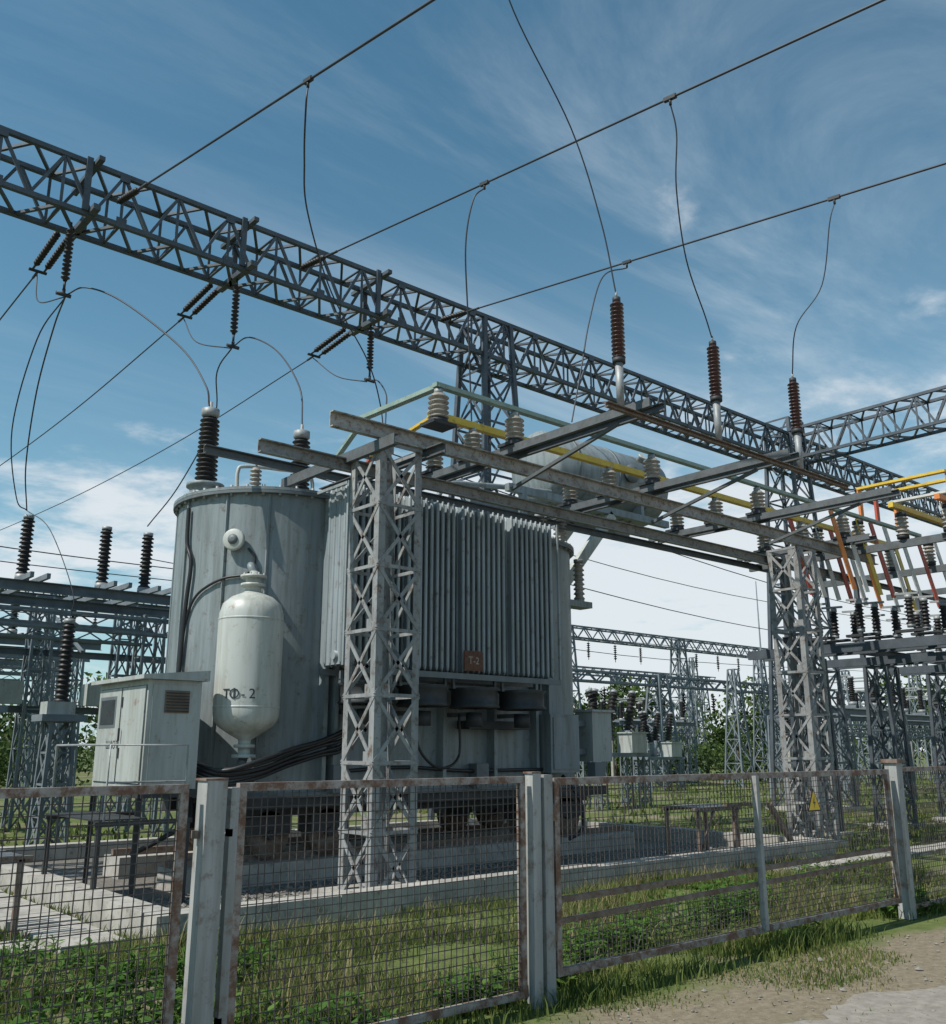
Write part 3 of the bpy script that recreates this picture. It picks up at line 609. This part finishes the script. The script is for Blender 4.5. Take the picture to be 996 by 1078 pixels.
b.tube([(5.95,12.0,5.22),(5.95,12.0,5.55),(6.05,11.98,5.63),(6.5,11.9,5.66),(7.0,11.8,5.62),(7.05,11.8,5.22)],.028,'vessel_paint',10); b.lathe((5.95,12.0,5.22),(0,0,1),[(.06,0),(.06,.08)],'vessel_paint',12)
b.tube([(9.9,12.6,5.4),(10.2,12.6,6.2),(11,12.6,6.4),(12.9,12.6,6.6)],.05,'tank_paint',10)
b.obj('oil_pipes',T)
b=MB(); b.box((11.0,10.85,1.35),(11.65,11.18,2.25),'tank_paint'); b.box((11.05,10.83,1.4),(11.6,10.848,2.2),'tank_paint')
b.box((12.75,11.55,1.5),(13.25,11.95,2.35),'cabinet_paint'); b.box((12.7,11.5,2.35),(13.3,12.0,2.39),'cabinet_paint'); b.box((12.2,11.7,1.62),(12.748,11.8,1.72),'tank_paint_dark'); b.box((12.2,11.7,2.1),(12.748,11.8,2.2),'tank_paint_dark')
b.box((9.35,10.9,2.0),(10.6,11.18,2.12),'dark_steel')
for x in (7.2,9.7,12.3): b.box((x-.12,11.0,1.15),(x+.12,11.18,1.5),'tank_paint_dark')
b.obj('drive_boxes',T)
b=MB(); cz,cy_,cr=7.22,13.0,.74
b.lathe((12.9,cy_,cz),(1,0,0),[(.05,-.14),(cr*.5,-.10),(cr*.85,-.03),(cr,.03),(cr,3.3),(cr*.85,3.38),(cr*.5,3.45),(.05,3.48)],'tank_paint',40)
for x in (13.4,14.6,15.6): b.lathe((x,cy_,cz),(1,0,0),[(cr,0),(cr+.02,.004),(cr+.02,.05),(cr,.054)],'tank_paint_dark',40,caps=False)
b.lathe((14.9,cy_-cr+.02,cz+.05),(0,-1,0),[(.16,0),(.16,.08),(.2,.085),(.2,.12),(.02,.13)],'tank_paint_dark',20)
b.lathe((15.5,cy_-cr*.7,cz+.5),(0,-.75,.6),[(.07,0),(.07,.12),(.1,.125),(.1,.16)],'vessel_paint',14)
for y in (12.35,13.45):
    b.bar((11.5,y,6.40),(16.2,y,6.40),.12,.14,'tank_paint'); b.bar((12.72,y,4.5),(14.4,y,6.33),.2,.12,'vessel_paint',up=(0,1,0)); b.bar((11.9,y,5.21),(11.9,y,6.33),.12,.12,'tank_paint')
    b.box((12.5,y-.15,4.3),(12.95,y+.15,4.6),'vessel_paint')
for x in (13.2,15.4): b.box((x-.05,12.35,6.47),(x+.05,13.45,6.75),'tank_paint')
b.obj('conservator',T)
b=MB(); b.box((8.72,10.27,2.78),(9.06,10.29,3.06),'rust_plate'); b.obj('number_plate',T)
text('Т-2',(8.89,10.268,2.92),(math.pi/2,0,0),.14,'porcelain_beige','number_plate_text',T)

# ------------------------------------------------------------------ control cabinet
E=empty('control_cabinet'); b=MB()
x0,x1,y0,y1,z0,z1=4.5,5.16,11.0,12.55,1.25,2.50
b.box((x0,y0,z0),(x1,y1,z1),'cabinet_paint')
b.add([(x0-.1,y0-.08,z1+.003),(x1+.06,y0-.08,z1+.003),(x1+.06,y1+.08,z1+.003),(x0-.1,y1+.08,z1+.003),(x0-.1,y0-.08,z1+.05),(x1+.06,y0-.08,z1+.13),(x1+.06,y1+.08,z1+.13),(x0-.1,y1+.08,z1+.05)],[(0,3,2,1),(4,5,6,7),(0,1,5,4),(1,2,6,5),(2,3,7,6),(3,0,4,7)],'cabinet_paint')
b.obj('body',E); b=MB()
for a,c_ in ((y0+.05,y0+.74),(y0+.78,y1-.05)): b.box((x0-.018,a,z0+.07),(x0-.004,c_,z1-.07),'cabinet_paint'); b.box((x0-.003,a-.012,z0+.06),(x0-.001,c_+.012,z1-.06),'dark_steel')
b.box((x0-.025,y1-.60,z1-.50),(x0-.0225,y1-.15,z1-.2),'dark_glass'); b.box((x0-.022,y1-.64,z1-.54),(x0-.0181,y1-.11,z1-.16),'tank_paint_dark')
for z in (1.6,2.2): b.box((x0-.03,y0+.70,z),(x0-.018,y0+.73,z+.12),'dark_steel')
b.bar((x0-.05,y0+.68,1.8),(x0-.05,y0+.68,1.95),.02,.02,'dark_steel')
b.box((x0+.05,y0-.012,z0+.05),(x1-.05,y0-.001,z1-.06),'cabinet_paint')
b.box((x0+.2,y0-.03,2.12),(x0+.5,y0-.012,2.38),'louvre_brown')
for i in range(7): b.bar((x0+.21,y0-.036,2.14+i*.035),(x0+.49,y0-.036,2.14+i*.035),.012,.012,'dark_steel')
b.obj('doors',E); b=MB()
for x in (x0+.04,x1-.04):
    for y in (y0+.05,y1-.05): b.ang((x,y,.0),(x,y,z0),.06,'dark_steel')
b.bar((x0,y0,z0-.05),(x1,y0,z0-.05),.06,.08,'dark_steel'); b.bar((x0,y0,z0-.05),(x0,y1,z0-.05),.06,.08,'dark_steel')
for pth in ([(4.0,10.7,.9),(4.0,10.7,1.75),(4.9,10.7,1.75),(4.9,10.7,.9)],): b.tube(pth,.014,'galv',6,1)
b.tube([(4.0,10.7,1.35),(4.9,10.7,1.35)],.011,'galv',6,1); b.tube([(4.0,10.7,1.75),(3.95,12.3,1.75),(3.95,12.3,.9)],.014,'galv',6,1)
b.bar((3.9,10.7,.92),(5.0,10.7,.92),.05,.05,'dark_steel'); b.bar((3.9,12.3,.92),(5.0,12.3,.92),.05,.05,'dark_steel'); b.box((3.9,10.7,.95),(4.48,12.3,.965),'dark_steel')
for x,y in ((3.95,10.7),(3.95,12.3),(4.95,10.7)): b.bar((x,y,0),(x,y,.9),.05,.05,'dark_steel')
b.obj('stand_and_railing',E)
text('ШАОТ',(x0-.02,y0+.95,1.75),(math.pi/2,0,-math.pi/2),.13,'text_black','label',E)
def stand(x0,x1,y0,y1,z):
    b=MB()
    for x in (x0,x1):
        for y in (y0,y1): b.bar((x,y,0),(x,y,z),.05,.05,'rust_steel')
    b.bar((x0-.1,y0,z),(x1+.1,y0,z),.05,.06,'rust_steel'); b.bar((x0-.1,y1,z),(x1+.1,y1,z),.05,.06,'rust_steel')
    for i in range(8): 
        y=y0+(y1-y0)*i/7; b.bar((x0,y,z+.035),(x1,y,z+.035),.04,.01,'galv')
    b.bar((x0,y0,.1),(x0+.4,y0,z-.03),.03,.03,'rust_steel'); b.obj('service_stand')
stand(2.2,2.9,9.7,10.4,.72); stand(12.6,13.6,9.3,9.9,.8)
b=MB(); b.bar((14.9,9.0,.0),(14.1,9.0,.85),.07,.07,'rust_steel'); b.bar((14.1,9.0,.85),(12.9,9.0,.88),.05,.05,'rust_steel'); b.bar((13.1,9.0,0),(13.1,9.0,.86),.05,.05,'rust_steel'); b.obj('cable_bracket')

# ------------------------------------------------------------------ neighbouring bays
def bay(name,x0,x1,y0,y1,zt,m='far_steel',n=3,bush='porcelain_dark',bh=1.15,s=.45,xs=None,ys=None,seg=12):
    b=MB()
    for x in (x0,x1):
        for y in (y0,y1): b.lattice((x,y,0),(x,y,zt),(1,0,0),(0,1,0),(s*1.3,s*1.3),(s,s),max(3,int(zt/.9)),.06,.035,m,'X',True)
    for y in (y0,y1): b.chan((x0-.8,y,zt+.1),(x1+.8,y,zt+.1),.1,.2,m); b.lattice((x0,y,zt-.5),(x1,y,zt-.5),(0,1,0),(0,0,1),(.3,.3),(.3,.3),int((x1-x0)/.6)+1,.05,.03,m,'Z',False)
    xs=xs or [x0+(x1-x0)*(i+.5)/n for i in range(n)]; ys=ys or (y0-.3,y1+.3)
    for x in xs:
        b.bar((x-.15,y0-.5,zt+.25),(x-.15,y1+.5,zt+.25),.07,.1,m); b.bar((x+.15,y0-.5,zt+.25),(x+.15,y1+.5,zt+.25),.07,.1,m)
        for y in ys:
            b.cyl((x,y,zt+.3),(x,y,zt+.42),.14,'galv',12); b.insul((x,y,zt+.42),(0,0,1),bh,.08,.13,13,bush,seg,cap=.06)
        if len(ys)>1: b.bar((x,ys[0],zt+.42+bh+.1),(x,ys[1],zt+.42+bh+.1),.06,.05,'galv')
    b.obj(name)
bay('disconnector_bay',4.2,8.6,19.2,21.2,4.65,xs=[5.38,6.95,7.85],ys=(19.9,))
bay('disconnector_bay',2.5,9.5,29,31.5,4.6,n=2,ys=(29,),bh=.8)
bay('disconnector_bay',5.0,13,40,43,5.2,n=3,ys=(40,),bh=.8)
b=MB() # switchyard framing beyond the left bay
for x in (3.2,5.0,6.9,8.9):
    b.lattice((x,23.5,0),(x,23.5,5.2),(1,0,0),(0,1,0),(.55,.55),(.4,.4),6,.06,.035,'far_steel','X')
for z in (2.6,3.9,5.2): b.chan((2.4,23.5,z),(10.4,23.5,z),.1,.16,'far_steel')
for x in (3.6,5.6,7.6): b.bar((x,22.6,3.9),(x,25.2,5.1),.06,.06,'far_steel'); string(b,(x,23.5,5.1),(x,23.5,4.2),7,.08)
for x in (4.0,6.2,8.2): b.box((x-.3,22.9,2.7),(x+.3,23.3,3.2),'cabinet_paint')
b.obj('equipment_frame')
def breaker(x,y,z,m='far_steel',n=3):
    b=MB()
    for dx in (-1,1):
        for dy in (-.35,.35): b.lattice((x+dx,y+dy,0),(x+dx,y+dy,z),(1,0,0),(0,1,0),(.25,.25),(.25,.25),4,.04,.025,m,'X',True)
    b.box((x-1.2,y-.45,z),(x+1.2,y+.45,z+.12),m)
    b.box((x+.3,y-.5,z+.12),(x+1.0,y+.1,z+.7),'cabinet_paint'); b.box((x+.25,y-.55,z+.7),(x+1.05,y+.15,z+.74),'cabinet_paint')
    for i,dx in enumerate((-1,-.1,.8)[:n]):
        b.cyl((x+dx,y+.2,z+.12),(x+dx,y+.2,z+.8),.18,'tank_paint',14)
        for s_ in ((-1,1) if i==1 else (1,)):
            d=Vector((.38*s_,.1,1)).normalized(); bb=Vector((x+dx+.12*s_,y+.2,z+.75)); b.insul(bb,d,1.3,.08,.15,10,'porcelain_dark',12,cap=.08)
    b.obj('circuit_breaker')
breaker(23.0,20.0,1.5); breaker(34,27,1.3); 
b=MB(); b.lattice((4.3,17.6,0),(4.3,17.6,2.3),(1,0,0),(0,1,0),(.5,.5),(.4,.4),4,.06,.04,'far_steel','X'); b.box((3.9,17.3,2.3),(4.7,17.9,2.42),'far_steel'); b.box((3.95,17.35,1.4),(4.5,17.7,2.1),'cabinet_paint'); b.cyl((4.3,17.6,2.42),(4.3,17.6,2.62),.2,'cabinet_paint',14)
b.obj('terminal_stand')
b=MB(); b.lattice((5.9,18.4,0),(5.9,18.4,2.2),(1,0,0),(0,1,0),(.5,.5),(.4,.4),4,.06,.04,'far_steel','X'); b.box((5.5,18.1,2.2),(6.3,18.7,2.32),'far_steel'); b.box((5.6,18.2,2.32),(6.1,18.6,2.55),'cabinet_paint')
b.insul((5.9,18.4,2.55),(0,0,1),1.45,.10,.15,16,'porcelain_dark',16,cap=.08,taper=.8); b.obj('voltage_transformer')

# right-hand disconnector frame with coloured down-bars
E=empty('disconnector_frame'); b=MB()
for x in (18.4,21.6,24.8):
    for y in (7.3,10.6):
        b.lattice((x,y,0),(x,y,3.55),(1,0,0),(0,1,0),(.6,.6),(.5,.5),5,.075,.045,'gantry_steel','X')
        b.box((x-.45,y-.45,-.1),(x+.45,y+.45,.12),'concrete')
    for s_ in (-.28,.28): b.chan((x+s_,6.2,3.68),(x+s_,11.8,3.68),.09,.18,'gantry_steel',1 if s_<0 else -1)
    b.bar((x,7.0,3.77),(x,7.0,5.55),.1,.1,'gantry_steel'); b.bar((x,11,3.77),(x,11,5.55),.1,.1,'gantry_steel')
    b.chan((x,6.4,5.64),(x,11.8,5.64),.08,.15,'cross_steel')
for y in (7.3,10.6): b.chan((17.6,y,3.87),(27,y,3.87),.09,.16,'gantry_steel')
for y in (7.2,10.6): b.chan((17.6,y,5.5),(27,y,5.5),.08,.12,'cross_steel')
b.obj('frame',E); b=MB()
for i,x in enumerate((18.1,18.75,19.6,20.6,21.6,22.6,23.6,24.8)):
    for y in (7.0,8.2,9.2,10.1):
        b.insul((x,y,4.02),(0,0,1),.5,.055,.09,7,'porcelain_dark',12,cap=.06); b.bar((x,y-.3,3.9),(x,y+.3,3.9),.12,.05,'dark_steel'); b.bar((x,y-.2,4.6),(x,y+.25,4.62),.05,.04,'galv')
for x in (18.4,21.6,24.8):
    for y in (7.4,8.3,9.2,10.1): b.insul((x,y,5.80),(0,0,1),.40,.085,.13,5,'porcelain_beige',14,cap=.06,capm='dark_steel')
b.obj('insulators',E); b=MB()
cols=['white_paint','red_paint','white_paint','orange_paint','white_paint','yellow_paint','red_paint','white_paint']
for i,x in enumerate((17.3,17.8,18.35,18.9,19.5,20.2,21.0,21.9)):
    for j,y in enumerate((7.5,9.2,10.1)):
        if j==0 and i<2: continue
        b.bar((x,y-.02,6.30),(x+.22,y-.25,4.72),.16,.02,cols[(i+j*3)%8],up=(0,1,0))
b.bar((18.0,7.4,6.36),(27,7.4,6.36),.10,.10,'orange_paint'); b.bar((18.0,8.3,6.37),(27,8.3,6.37),.10,.10,'yellow_paint')
b.bar((18.9,6.6,6.05),(27,6.6,6.05),.10,.10,'red_paint')
for i,(x,m,m2) in enumerate(((18.6,'orange_paint','yellow_paint'),(19.3,'red_paint','yellow_paint'),(20.2,'orange_paint','white_paint'))):
    b.bar((x,7.4,6.36),(x,7.4,6.95),.12,.05,m); b.bar((x-.05,7.4,6.97),(x-.05,9.2,6.97),.12,.05,m2); b.bar((x,9.2,6.95),(x,9.2,6.4),.12,.05,m); b.bar((x+.1,7.2,6.3),(x+.35,7.2,5.2),.12,.04,m)
b.obj('down_bars',E)
for (x,y,z) in ((18.0,6.95,2.35),(19.0,6.9,2.5)):
    b=MB(); tri(b,(x,y,z),.34,0,'text_black'); tri(b,(x,y-.004,z),.28,0,'sign_yellow'); b.bar((x,y+.03,0),(x,y+.03,z+.1),.04,.04,'galv'); b.obj('warning_sign')

# distant gantries and yard steelwork
def far_gantry(x0,x1,y,z,cols,name='lattice_gantry',w=.7):
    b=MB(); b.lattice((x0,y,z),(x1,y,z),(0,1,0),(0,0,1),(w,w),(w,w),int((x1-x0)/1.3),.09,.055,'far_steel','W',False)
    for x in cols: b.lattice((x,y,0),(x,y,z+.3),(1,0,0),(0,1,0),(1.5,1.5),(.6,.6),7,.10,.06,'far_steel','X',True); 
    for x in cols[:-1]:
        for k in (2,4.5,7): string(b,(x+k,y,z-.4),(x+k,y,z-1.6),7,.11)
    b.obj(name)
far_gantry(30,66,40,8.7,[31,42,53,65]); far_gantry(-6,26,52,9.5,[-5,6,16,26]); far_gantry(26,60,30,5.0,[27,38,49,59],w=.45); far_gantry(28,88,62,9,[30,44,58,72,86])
b=MB()
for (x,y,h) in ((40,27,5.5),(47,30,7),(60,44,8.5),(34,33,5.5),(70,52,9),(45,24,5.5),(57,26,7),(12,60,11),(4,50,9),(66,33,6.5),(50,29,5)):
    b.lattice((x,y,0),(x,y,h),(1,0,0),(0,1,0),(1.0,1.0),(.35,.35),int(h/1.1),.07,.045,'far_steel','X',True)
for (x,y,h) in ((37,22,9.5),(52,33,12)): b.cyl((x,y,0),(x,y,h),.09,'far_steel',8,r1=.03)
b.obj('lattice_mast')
for (x,y) in ((31,17),(38,18.5),(46,20),(37,31)): bay('disconnector_bay',x,x+4.5,y,y+2.2,2.9,n=3,bh=.8,seg=8)
b=MB()
for k in range(14):
    x=30+k*3.2;y=19+random.uniform(-3,16); b.box((x,y,0),(x+.15,y+.15,2.2),'concrete'); b.insul((x+.07,y+.07,2.2),(0,0,1),.9,.06,.11,10,'porcelain_dark',8)
b.obj('post_insulator_row')
for y,zz in ((20,9.5),(23,8.2),(26,10.5),(31,7.4),(36,9.0)): wire([(14,y,zz),(40,y+3,zz-.7),(75,y+7,zz+.5)],.018)
for x0,y,zz in ((-4,26,7.0),(-4,30,6.2),(-4,23,6.8)): wire([(x0,y,zz),(5,y+1,zz-.4),(16,y+3,zz)],.014)
# ------------------------------------------------------------------ distant trees
def trees(name,spec,leafn,ls):
    V=[];b=MB()
    for (x,y,h,r) in spec:
        b.cyl((x,y,0),(x,y,h*.6),.16,'bark',6,r1=.07)
        for k in range(4):
            a=random.uniform(0,6.28); b.cyl((x,y,h*random.uniform(.3,.5)),(x+r*.6*math.cos(a),y+r*.6*math.sin(a),h*random.uniform(.6,.85)),.06,'bark',5,r1=.02)
        cl=[(x+rng.normal(0,r*.5),y+rng.normal(0,r*.5),h*rng.uniform(.12,.92),r*rng.uniform(.25,.5)) for _ in range(16)]
        for c_ in cl:
            n=leafn//16; d=rng.normal(size=(n,3)); d/=np.linalg.norm(d,axis=1)[:,None]; rr=c_[3]*rng.uniform(.5,1.08,n)[:,None]; pz=np.array(c_[:3])+d*rr; pz[:,2]=np.maximum(pz[:,2],.1)
            t1=rng.normal(size=(n,3));t1/=np.linalg.norm(t1,axis=1)[:,None]; t2=np.cross(t1,rng.normal(size=(n,3)));t2/=np.linalg.norm(t2,axis=1)[:,None]
            s=ls*rng.uniform(.6,1.3,n)[:,None]; V.append(np.stack([pz,pz+t1*s+t2*s*.4,pz+t1*s*.3+t2*s],1))
    v=np.concatenate(V).reshape(-1,3); o=len(b.v); b.v.extend(map(tuple,v.tolist())); k=b.mi('tree_leaf'); n=len(v)//3
    b.f.extend([[o+3*i,o+3*i+1,o+3*i+2] for i in range(n)]); b.m.extend([k]*n); b.sm.extend([False]*n); b.obj(name)
line=[(-40,88),(0,86),(32,84),(60,72),(84,50),(96,20),(100,-25)]
sp=[]
for i in range(len(line)-1):
    (ax,ay),(bx,by)=line[i],line[i+1]; Ln=math.hypot(bx-ax,by-ay); n=int(Ln/1.7)
    for k in range(n):
        t=(k+random.random())/n; sp.append((ax+(bx-ax)*t+random.uniform(-3,3),ay+(by-ay)*t+random.uniform(-3,3),random.uniform(5,9.5),random.uniform(2,3.3)))
trees('tree_line',sp,620,.45)
trees('shrub',[(44+random.uniform(-4,12),33+random.uniform(-4,10),random.uniform(1.8,3.5),random.uniform(1,1.6)) for _ in range(18)]+[(random.uniform(6,16),random.uniform(44,50),random.uniform(1.8,3.4),1.5) for _ in range(8)],600,.2)
